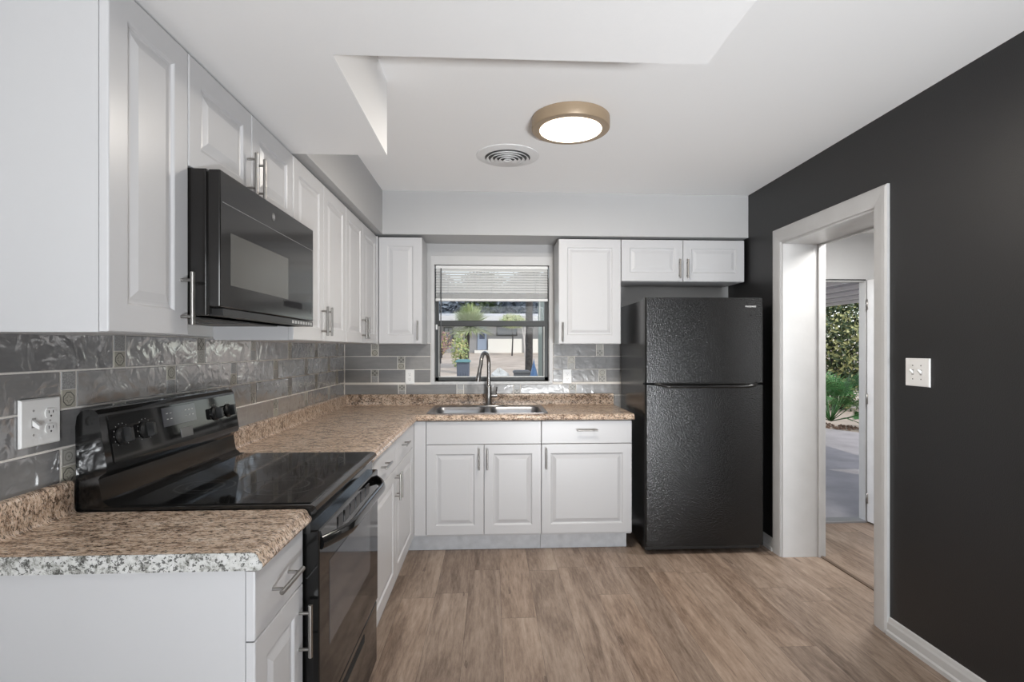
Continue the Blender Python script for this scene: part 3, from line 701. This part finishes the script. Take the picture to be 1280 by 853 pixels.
# ================================================================= REFRIGERATOR
fr = thing('refrigerator', 'black top-freezer refrigerator with pebbled doors standing right of the counter against the black wall', 'refrigerator', (2.535, -.39, 0))
fx0, fx1 = 2.139, 2.932
b = MB(); b.box(fx0+.006, fx1-.006, -.660, -.040, .030, 1.675, bev=.004); obj('body', b, M['fridge_side'], fr)
for x in (fx0+.05, fx1-.05):
    for y in (-.63, -.10): obj('foot', MB().cyl((x, y, 0), (x, y, .032), .018, 12), M['steel'], fr)
obj('kick_grille', MB().box(fx0+.01, fx1-.01, -.690, -.655, .022, .052), M['black_matte'], fr)
def fdoor(z0, z1):
    b = MB(); prof = []
    y1 = -.668; y0 = -.731; r = .014
    P = [(fx0, y1), (fx1, y1)]
    for k in range(7):
        a = -PI/2*k/6; P.append((fx1-r+r*math.cos(a), y0+r+r*math.sin(a)))
    for k in range(7):
        a = -PI/2-PI/2*k/6; P.append((fx0+r+r*math.cos(a), y0+r+r*math.sin(a)))
    b.loops([[(x, y, z0) for x, y in P], [(x, y, z1) for x, y in P]], 0)
    return b
fd = obj('freezer_door', fdoor(1.126, 1.686), M['fridge'], fr, 35); ld = obj('fridge_door', fdoor(.055, 1.112), M['fridge'], fr, 35)
obj('gasket', MB().box(fx0+.012, fx1-.012, -.669, -.659, .06, 1.68), M['black_matte'], fr)
# integrated horizontal handle on the freezer door's lower edge
b = MB(); zz = 1.104; pts = [(fx0+.065, -.732, 1.120), (fx0+.085, -.742, 1.116), (fx0+.115, -.762, 1.108), (fx0+.150, -.768, zz), (2.50, -.770, zz), (fx1-.120, -.768, zz), (fx1-.085, -.762, 1.108), (fx1-.060, -.742, 1.116), (fx1-.045, -.732, 1.120)]
rings = []
for i, p in enumerate(pts):
    t_ = (Vector(pts[min(i+1, 8)])-Vector(pts[max(i-1, 0)])).normalized(); nn = Vector((t_.y, -t_.x, 0)).normalized(); uu = nn.cross(t_)
    rings.append([Vector(p)+nn*.007*math.cos(2*PI*k/12)+uu*.010*math.sin(2*PI*k/12) for k in range(12)])
b.loops(rings, smooth=True); obj('handle', b, M['black_gloss'], fd, 60)
b = MB(); b.box(fx0+.07, fx1-.05, -.742, -.729, 1.118, 1.127, bev=.002); obj('handle_rail', b, M['black_gloss'], fd)
text(fd, 'FRIGIDAIRE', (2.842, -.7316, 1.628), RY_, .0145, mat('badge_chrome', (.85, .85, .85), .35, .2), 'nameplate', .0008)
obj('door_button', MB().lathe((2.845, -.731, 1.572), [(.006, 0), (.006, -.003), (.004, -.004)], 16, axis='y'), M['black_matte'], fd)

# ================================================================= CEILING ITEMS
lt = thing('ceiling_light', 'round champagne coloured flush ceiling light glowing warm', 'light', (1.523, -1.58, CZ))
zc = CZ
obj('shell', MB().lathe((1.523, -1.58, zc), [(.186, -.0002), (.190, -.004), (.190, -.052), (.187, -.056), (.160, -.0585), (.150, -.057)], 64), M['lampshell'], lt, 40)
obj('diffuser', MB().lathe((1.523, -1.58, zc), [(.152, -.055), (.150, -.0595), (.10, -.0605)], 64), M['lampglow'], lt, 60)
pl = bpy.data.lights.new('lamp_light', 'AREA'); pl.shape = 'DISK'; pl.size = .30; pl.energy = 15; pl.color = (1, .93, .84)
plo = bpy.data.objects.new('lamp_light', pl); C.objects.link(plo); plo.parent = lt; plo.location = (0, 0, -.066)
vt = thing('ceiling_vent', 'round white louvred air vent in the ceiling left of the light', 'vent', (1.231, -1.059, CZ))
vc = (1.231, -1.059, CZ)
b = MB(); b.lathe(vc, [(.183, -.0002), (.182, -.004), (.150, -.010), (.132, -.012), (.130, -.004)], 56); obj('flange', b, M['vent'], vt, 40)
obj('duct_opening', MB().lathe(vc, [(.131, -.0125), (.130, -.0132), (.1, -.0133)], 48), M['slot'], vt)
for i, r in enumerate((.116, .092, .069, .046, .022)):
    b = MB(); zb = -.014-.0025*i
    b.loops([[(vc[0]+q*math.cos(2*PI*k/48), vc[1]+q*math.sin(2*PI*k/48), vc[2]+zb+h) for k in range(48)] for q, h in ((r-.006, .002), (r+.007, -.010), (r+.008, -.008), (r-.004, .003))] , 0, False, False, True)
    obj('louvre_ring', b, M['vent'], vt)

# ================================================================= OUTLETS AND SWITCHES
def outlet_marks(b, mb2, O, u, v, n, sc=1.0):
    """duplex: two receptacle faces; b white, mb2 dark"""
    O, u, v, n = map(Vector, (O, u, v, n))
    for s in (-1, 1):
        c = O+v*s*.0195*sc
        P = [c+u*(.0165*sc*math.cos(a))+v*(max(-.0125, min(.0125, .0165*math.sin(a)))*sc) for a in [2*PI*k/24 for k in range(24)]]
        b.loops([[p+n*.0002 for p in P], [p+n*.0028 for p in P]])
        for du, w_, h_ in ((-.0065, .0022, .0075), (.0065, .0022, .0065)):
            q = c+u*du*sc+v*.003*sc
            mb2.loops([[q+u*a*w_*sc/2+v*bb*h_*sc/2+n*d for a, bb in ((-1,-1),(1,-1),(1,1),(-1,1))] for d in (.0026, .0032)])
        q = c-v*.0075*sc
        mb2.loops([[q+u*.0026*sc*math.cos(2*PI*k/10)+v*.0026*sc*math.sin(2*PI*k/10)+n*d for k in range(10)] for d in (.0026, .0032)])
def plate(b, O, u, v, n, wd, ht, t=.006):
    O, u, v, n = map(Vector, (O, u, v, n))
    b.loops([[O+u*a*(wd/2-i)+v*bb*(ht/2-i)+n*d for a, bb in ((-1,-1),(1,-1),(1,1),(-1,1))] for i, d in ((0, 0), (0, t*.5), (.003, t))])
def screw(b, p, u, v, n, r=.0028):
    p, u, v, n = map(Vector, (p, u, v, n))
    b.loops([[p+u*r*math.cos(2*PI*k/10)+v*r*math.sin(2*PI*k/10)+n*d for k in range(10)] for d in (0, .001)])
def toggle(parent, O, u, v, n, up):
    O, u, v, n = map(Vector, (O, u, v, n)); b = MB()
    b.loops([[O+u*a*.0055+v*c*.012+n*d for a, c in ((-1,-1),(1,-1),(1,1),(-1,1))] for d in (.0001, .0012)])
    rec = obj('toggle_slot', b, M['grey_slot'], parent)
    b = MB(); e = O+v*up*.012+n*.017
    b.loops([[O+u*a*.0042+v*c*.007+n*.001 for a, c in ((-1,-1),(1,-1),(1,1),(-1,1))], [e+u*a*.0035+v*c*.0042 for a, c in ((-1,-1),(1,-1),(1,1),(-1,1))]])
    obj('toggle', b, M['white_plastic'], parent)
# left wall combination plate (toggle + duplex)
ax = (.0095, -2.789, 1.167); u, v, n = (0, 1, 0), (0, 0, 1), (1, 0, 0)
t = thing('switch_plate', 'white wall plate with one toggle switch and a double outlet on the left tile wall', 'switch', ax)
b = MB(); plate(b, ax, u, v, n, .119, .117, .007); obj('cover_plate', b, M['white_plastic'], t)
b = MB(); m2 = MB(); O = Vector(ax)+Vector((.007, .0255, 0)); outlet_marks(b, m2, O, u, v, n)
rc = obj('receptacle', b, M['white_plastic'], t); obj('slots', m2, M['slot'], rc)
toggle(t, Vector(ax)+Vector((.007, -.024, 0)), u, v, n, -1)
for dy, dz in ((-.024, .030), (-.024, -.030), (.0255, 0)):
    b = MB(); screw(b, Vector(ax)+Vector((.0069, dy, dz)), u, v, n); obj('screw', b, M['grey_slot'], t)
# back wall outlets
u, v, n = (1, 0, 0), (0, 0, 1), (0, -1, 0)
for x, lab in ((.507, 'white double outlet on the back tile wall left of the window'), (1.727, 'white double outlet on the back tile wall right of the window')):
    ax = (x, -.0095, 1.134); t = thing('wall_outlet', lab, 'outlet', ax, 'back wall outlets')
    b = MB(); plate(b, ax, u, v, n, .070, .114); obj('cover_plate', b, M['white_plastic'], t)
    b = MB(); m2 = MB(); outlet_marks(b, m2, Vector(ax)+Vector((0, -.006, 0)), u, v, n)
    rc = obj('receptacle', b, M['white_plastic'], t); obj('slots', m2, M['slot'], rc)
# black wall double switch
u, v, n = (0, -1, 0), (0, 0, 1), (-1, 0, 0); ax = (XR-.0005, -1.909, 1.2455)
t = thing('switch_plate', 'white double toggle switch plate on the black wall right of the doorway', 'switch', ax)
b = MB(); plate(b, ax, u, v, n, .134, .124, .007); obj('cover_plate', b, M['white_plastic'], t)
for s in (-1, 1):
    toggle(t, Vector(ax)+Vector((-.007, s*.023, 0)), u, v, n, 1)
    for dz in (.030, -.030):
        b = MB(); screw(b, Vector(ax)+Vector((-.0069, s*.023, dz)), u, v, n); obj('screw', b, M['slot'], t)

# ================================================================= EXTERIOR DOOR (neighbouring room)
b = MB(); b.box(EX1-.004, EX1, -.155, -.085, 0, EZ); b.box(EX0, EX1, -.155, -.085, EZ-.012, EZ+.0)
b.box(EX0, EX0+.03, -.155, -.085, 0, EZ)
struct('trim_6', b, M['trim'])
struct('trim_7', MB().box(EX0, EX1, -.17, -.06, -.02, .015, bev=.004), M['threshold'])
struct('trim_8', MB().box(EX0, EX1, -.158, -.150, EZ-.006, EZ+.004), M['bronze'])
d1 = bpy.data.objects.new('door_1', None); C.objects.link(d1); d1.location = (4.044, -.165, .012); d1['kind'] = 'structure'; W0[d1.as_pointer()] = Vector((0, 0, 0))
b = MB(); b.box(0, .040, -.76, 0, 0, 1.87, bev=.002)
lf = obj('leaf', b, M['doorpaint'], d1, label='white painted door leaf standing open')
for z in (.18, .95, 1.68): obj('hinge', MB().cyl((-.004, -.004, z-.04), (-.004, -.004, z+.04), .006, 10), M['steel'], d1)
b = MB(); b.lathe((0, -.70, .93), [(.028, 0), (.028, -.006), (.012, -.01), (.012, -.03), (.027, -.04), (.027, -.058), (.012, -.064)], 20, axis='x'); obj('door_knob', b, M['steel'], d1, 40)
d1.rotation_euler = (0, 0, math.radians(6))

# ================================================================= OUTSIDE
def leafball(b, c, r, n, size, mi=1, tilt=1.0, hollow=.55):
    for _ in range(n):
        d = Vector((random.gauss(0, 1), random.gauss(0, 1), random.gauss(0, 1))).normalized()
        q = hollow+(1-hollow)*random.random()**.6
        p = Vector((c[0]+d.x*r[0]*q, c[1]+d.y*r[1]*q, c[2]+d.z*r[2]*q))
        a = Vector((random.gauss(0, 1), random.gauss(0, 1), random.gauss(0, 1)*tilt)).normalized(); e = a.cross(d).normalized()
        s = size*(.6+.8*random.random())
        v = [b.bm.verts.new(p-a*s), b.bm.verts.new(p+e*s*.4+d*s*.15), b.bm.verts.new(p+a*s), b.bm.verts.new(p-e*s*.4+d*s*.1)]
        f = b.bm.faces.new(v); f.material_index = mi if random.random() < .6 else mi+1
def lm(name, c): 
    m = mat(name, c, .5); return m
LG1, LG2 = lm('leaf_dark_green', (.035, .06, .02)), lm('leaf_olive', (.30, .31, .13))
LG3, LG4 = lm('leaf_fresh_green', (.045, .14, .035)), lm('leaf_pale_green', (.26, .33, .13))
LB1, LB2 = lm('leaf_blue_grey', (.05, .065, .09)), lm('leaf_grey', (.13, .16, .20))
LY1 = lm('leaf_yellow_green', (.40, .38, .17))
BARK = mat('bark', (.045, .040, .038), .9, bump=(20, .8, .03), var=(12, .4))
SAND = mat('dry_sandy_lawn', (.44, .37, .31), .95, var=(1.2, .18), bump=(8, .6, .05))
CONC = mat('grey_concrete', (.40, .38, .39), .9, var=(3, .14), bump=(25, .4, .01))
# ground: flat near the house, then rising towards the street
b = MB(); gp = [(.21, -.10), (8, -.12), (13, -.10), (20, .26), (34, 1.06), (60, 1.3)]
b.loops([[(x, y, z) for y, z in gp] for x in (-30, 40)], 0, False, False, cyc=False)
struct('ground', b, SAND)
struct('ground_driveway', MB().prism([(3.30, -.088), (10.1, -.088), (6.45, 6.45), (3.30, 9.4)], 'z', -.20, -.085), CONC)
# carport roof with white rafters
b = MB(); b.box(3.0, 7.52, -.08, 9.5, 2.20, 2.24)
struct('ceiling_carport', b, mat('carport_ceiling_grey', (.42, .42, .44), .8))
cp = thing('carport_frame', 'white carport rafters outside the open exterior door', 'carport', (6, 2.5, 2.1))
for x in (3.95, 4.45, 4.95, 5.45, 5.95, 6.45, 6.95, 7.47):
    obj('rafter', MB().box(x-.022, x+.022, .0, 9.5, 2.15, 2.20), M['rafter'], cp)
obj('post', MB().box(7.38, 7.48, 9.35, 9.45, -.1, 2.135), M['rafter'], cp)
# bushes and fan palms past the driveway
random.seed(3)
for c, r, nn, lab in (((9.45, 8.3, 1.75), (1.8, 1.0, 2.0), 14000, 'dense olive green shrub seen through the open exterior door'),):
    b = MB(); leafball(b, c, r, nn, .06, 0, hollow=.35)
    t = thing('shrub', lab, 'shrub', (c[0], c[1], 0)); obj('foliage', b, [LG1, LG2], t)
    b = MB()
    for k in range(7): b.tube([(c[0]+random.uniform(-.15, .15), c[1], -.1), (c[0]+random.uniform(-.5, .5), c[1]+random.uniform(-.3, .3), 1.0), (c[0]+random.uniform(-.8, .8), c[1]+random.uniform(-.5, .5), 2.2)], [.035, .025, .012], 7)
    obj('stems', b, BARK, t)
def fanpalm(loc, n, R, lab, seed):
    random.seed(seed); t = thing('fan_palm', lab, 'plant', loc, None); st = MB(); fo = MB(); L = Vector(loc)
    for k in range(n):
        az = 2*PI*k/n+random.uniform(-.3, .3); el = random.uniform(.25, 1.25); ln = R*random.uniform(.7, 1.1)
        d = Vector((math.cos(az)*math.cos(el), math.sin(az)*math.cos(el), math.sin(el))); tip = L+d*ln
        st.tube([L+Vector((0, 0, .02)), L+d*ln*.5, tip], [.010, .008, .005], 5)
        side = d.cross(Vector((0, 0, 1))).normalized(); upv = side.cross(d)
        for j in range(17):
            a = (j-8)/8*1.35; dd = (d*math.cos(a)+side*math.sin(a)).normalized(); fl = R*.62*(1-.25*abs(j-8)/8)
            w_ = dd.cross(upv).normalized()*.013
            mid = tip+dd*fl*.5; e = tip+dd*fl-Vector((0, 0, fl*.22))
            v0 = [fo.bm.verts.new(q) for q in (tip, mid+w_, e, mid-w_)]
            fo.bm.faces.new(v0).material_index = random.randrange(2)
    obj('stalks', st, LG3, t); obj('fronds', fo, [LG3, lm('frond_green', (.07, .20, .06))], t)
fanpalm((7.60, 5.75, -.05), 26, .80, 'green fan palm at the far edge of the driveway, seen through the doorway', 5)
fanpalm((7.98, 5.25, -.08), 10, .30, 'small low fan palm at the right edge of the view through the doorway', 6)
tag_ = obj('leaf_litter', (lambda b: ([b.loops([[(x+.03*math.cos(a), y+.03*math.sin(a), z) for a in (0, 1.6, 3.1, 4.7)], [(x+.012*math.cos(a), y+.012*math.sin(a), z+.03) for a in (0, 1.6, 3.1, 4.7)]]) for x, y, z in [(6.62+t_*1.9+n_*.87, 6.35-t_*3.4+n_*.49, -.10) for t_, n_ in [(random.random(), random.uniform(.05, .6)) for _ in range(420)]]], b)[1])(MB()), mat('dry_leaves', (.16, .10, .07), .9), None, kind='stuff', label='brown leaf litter along the driveway edge', category='leaves')
# street side seen through the kitchen window
hs = thing('house', 'pale single storey house across the yard seen through the kitchen window', 'house', (1.2, 36, 1.05))
HW = mat('house_grey_siding', (.24, .235, .235), .8, var=(.8, .1)); HL = mat('house_white_wall', (.62, .60, .56), .8); HR = mat('house_fascia', (.42, .42, .43), .7)
obj('wall', MB().box(-6, 9, 34.3, 38, .9, 3.2), HW, hs)
obj('low_wall', MB().box(.86, 3.26, 34.0, 34.28, .9, 2.06), HL, hs, label='bright white lower wall')
obj('side_wall', MB().box(4.05, 7.5, 34.0, 34.28, .9, 2.06), HL, hs, label='bright white lower wall')
b = MB(); b.prism([(33.2, 3.22), (33.2, 3.66), (36.2, 4.0), (39, 3.66), (39, 3.22)], 'x', -6.5, 9.5); obj('roof', b, HR, hs)
for x0, x1, z0, z1 in ((1.45, 2.95, 2.28, 2.95), (-2.3, -1.6, 1.6, 2.9)):
    f_ = obj('window', MB().box(x0, x1, 34.22, 34.31, z0, z1), M['bronze'], hs)
    obj('pane', MB().box(x0+.08, (x0+x1)/2-.03, 34.20, 34.22, z0+.08, z1-.08).box((x0+x1)/2+.03, x1-.08, 34.20, 34.22, z0+.08, z1-.08), mat('house_pane', (.10, .11, .13), .1), f_)
dd_ = obj('front_door', MB().box(.10, .76, 34.20, 34.31, 1.28, 2.92), mat('blue_grey_door', (.22, .26, .33), .6), hs)
obj('door_pane', MB().box(.24, .62, 34.18, 34.20, 2.05, 2.75), mat('door_pane', (.06, .07, .11), .2), dd_)
obj('step', MB().box(-.1, .95, 33.7, 34.3, .95, 1.25), HL, hs)
obj('chimney', MB().box(5.6, 6.2, 36, 36.6, 3.6, 4.6), HW, hs)
# palm in the yard
pt = thing('palm_tree', 'palm tree with a round pale green crown in the front yard, seen through the window', 'tree', (-.10, 22, .37))
b = MB(); b.tube([(-.12, 22, .3), (-.10, 22.02, 1.2), (-.02, 22, 2.5)], [.16, .12, .11], 12); obj('trunk', b, BARK, pt, 60)
fo = MB(); random.seed(11); cc = Vector((.09, 22, 2.35))
for k in range(900):
    az = random.uniform(0, 2*PI); el = random.uniform(-.25, 1.5); d = Vector((math.cos(az)*math.cos(el), math.sin(az)*math.cos(el), math.sin(el)))
    ln = random.uniform(1.0, 1.5); side = d.cross(Vector((0, 0, 1))).normalized()*.04
    e = cc+d*ln-Vector((0, 0, .12*ln)); mid = cc+d*ln*.5
    fo.bm.faces.new([fo.bm.verts.new(q) for q in (cc, mid+side, e, mid-side)]).material_index = random.randrange(2)
obj('crown', fo, [LG4, lm('palm_pale', (.34, .38, .19))], pt)
def plain_shrub(name, lab, cat, c, r, n, size, ms, seed, trunk=None):
    random.seed(seed); b = MB(); leafball(b, c, r, n, size, 0, hollow=.35); g = .0 if c[1] < 10 else -.1+max(0, (c[1]-13))*.0555
    t = thing(name, lab, cat, (c[0], c[1], g)); obj('foliage', b, ms, t)
    b = MB(); b.tube([(c[0], c[1], g-.1), (c[0]+.05, c[1], (c[2]+g)/2), (c[0], c[1], c[2])], trunk or [.08, .06, .03], 8); obj('stem', b, BARK, t, 60)
plain_shrub('bush', 'loose yellow green bush standing beneath the palm, behind the wheeled bin', 'bush', (-.28, 19.8, 1.25), (.42, .4, .85), 700, .07, [LG4, LY1], 1)
plain_shrub('small_tree', 'yellow green tree crown rising before the far roof', 'tree', (2.45, 31, 3.15), (.95, .8, .50), 800, .10, [LG4, LY1], 2, [.05, .04, .03])
plain_shrub('bush', 'pinkish brown bush at the left edge of the window view', 'bush', (-2.0, 29, 1.75), (.75, .6, .75), 500, .10, [lm('leaf_pinkish', (.28, .17, .16)), LY1], 3)
for i, (x, y, z, rx, rz, ms, lab) in enumerate(((-4.3, 43, 5.0, 2.9, 3.4, [LB1, LB2], 'dark blue grey tree behind the far house, left side of the window view'), (.3, 47.5, 5.3, 3.4, 3.6, [LG1, LB2], 'grey green tree behind the far house, straight above the palm'), (4.3, 43, 5.1, 2.4, 3.3, [LB1, LB2], 'dark tree behind the far house near the yellow green crown'), (8.9, 47.5, 5.3, 3.2, 3.5, [LB1, LB1], 'darkest tree behind the far house, right side of the window view'))):
    random.seed(60+i); b = MB(); leafball(b, (x, y, z), (rx, 1.8, rz), 6500, .26, 0, hollow=.15)
    t = thing('tree', lab, 'tree', (x, y, 1.1)); obj('foliage', b, ms, t)
    b = MB(); b.tube([(x, y, .9), (x+.1, y, 3), (x, y, 5)], [.3, .25, .15], 8); obj('trunk', b, BARK, t, 60)
# trunk and post
t = thing('tree', 'thick dark rough tree trunk right of centre in the window view', 'tree', (2.26, 12, -.1))
b = MB(); b.tube([(2.26, 12, -.15), (2.25, 12, .5), (2.26, 12, 1.6), (2.27, 12.05, 3.2), (2.2, 12.1, 5.5)], [.15, .115, .11, .108, .10], 14); obj('trunk', b, BARK, t, 60)
t = thing('bare_tree', 'thin pale forked tree between the white wall and the dark trunk', 'tree', (3.15, 29, .85))
b = MB(); b.tube([(3.2, 29, .85), (3.12, 29, 1.9), (3.2, 29, 2.6), (3.33, 29, 3.2)], [.06, .05, .045, .02], 8); b.tube([(3.12, 29, 1.9), (3.0, 29, 2.7)], [.04, .02], 8); obj('trunk', b, mat('pale_bark', (.45, .42, .40), .8), t, 60)
obj('porch_post', MB().box(2.02, 2.12, 5.95, 6.05, -.11, 2.6, bev=.008), mat('grey_post', (.16, .19, .18), .7), None, label='grey green square post at the right edge of the window view', category='post')
# wheeled bin
t = thing('wheeled_bin', 'dark blue grey wheeled bin with a teal lid out in the yard', 'bin', (.17, 14, -.05))
b = MB(); b.loops([rrect(.17-.19, .17+.19, 13.8, 14.2, .04, -.02), rrect(.17-.215, .17+.215, 13.76, 14.24, .04, .90)], smooth=False); bo = obj('bin_body', b, mat('bin_blue_grey', (.075, .09, .12), .5), t, 40)
b = MB()
for x in (-.13, -.045, .045, .13): b.box(.17+x-.012, .17+x+.012, 13.745, 13.80, .0, .55)
obj('ribs', b, mat('bin_blue_grey_light', (.10, .12, .16), .5), bo)
b = MB(); b.loops([rrect(.17-.25, .17+.25, 13.70, 14.28, .05, .90), rrect(.17-.25, .17+.25, 13.70, 14.28, .05, .935), rrect(.17-.21, .17+.21, 13.76, 14.22, .05, .985), rrect(.17-.13, .17+.13, 13.84, 14.14, .05, .998)]); obj('lid', b, mat('teal_lid', (.10, .21, .22), .5), t, 40)
for s in (-.2, .2): obj('wheel', MB().cyl((.17+s-.025, 14.25, .03), (.17+s+.025, 14.25, .03), .09, 18), M['black_matte'], t, 40)
# heap under pale covers, dark box and blue tarp near the window
def blanket(name, lab, cat, cx, cy, rx, ry, z0, h, m, seed, pw=2.4):
    random.seed(seed); b = MB(); rs = []
    ph = [random.uniform(0, 6.28) for _ in range(4)]
    for j in range(9):
        s = j/8; rr = (1-s**pw)**(1/pw) if s < 1 else .04; rr = max(rr, .04)
        rs.append([(cx+rx*rr*math.cos(a)*(1+.12*math.sin(3*a+ph[0])+.05*math.sin(9*a+ph[1])), cy+ry*rr*math.sin(a)*(1+.10*math.sin(4*a+ph[2])), z0+h*s*(1+.06*math.sin(2*a+ph[3]))) for a in [2*PI*k/36 for k in range(36)]])
    b.loops(rs, smooth=False); o = obj(name, b, m, None); o['label'] = lab; o['category'] = cat; return o
blanket('covered_heap', 'pale grey crumpled cover over a heap outside, seen just right of the faucet', 'heap', 1.30, 8, .27, .3, -.11, .98, mat('pale_cover', (.52, .53, .52), .8, bump=(7, 1, .08)), 4, 3.0)
blanket('blue_tarp', 'blue tarp heap at the lower right corner of the window view', 'tarp', 2.03, 7.2, .20, .25, -.11, 1.18, mat('blue_tarp', (.07, .15, .30), .5, bump=(8, 1, .06)), 8, 1.4)
obj('storage_box', MB().box(1.64, 1.99, 7.8, 8.3, -.11, .86, bev=.02)  .box(1.62, 2.01, 7.78, 8.32, .80, .84, bev=.008), mat('box_grey', (.10, .105, .11), .7), None, label='dark grey box outside between the pale heap and the blue tarp', category='box')
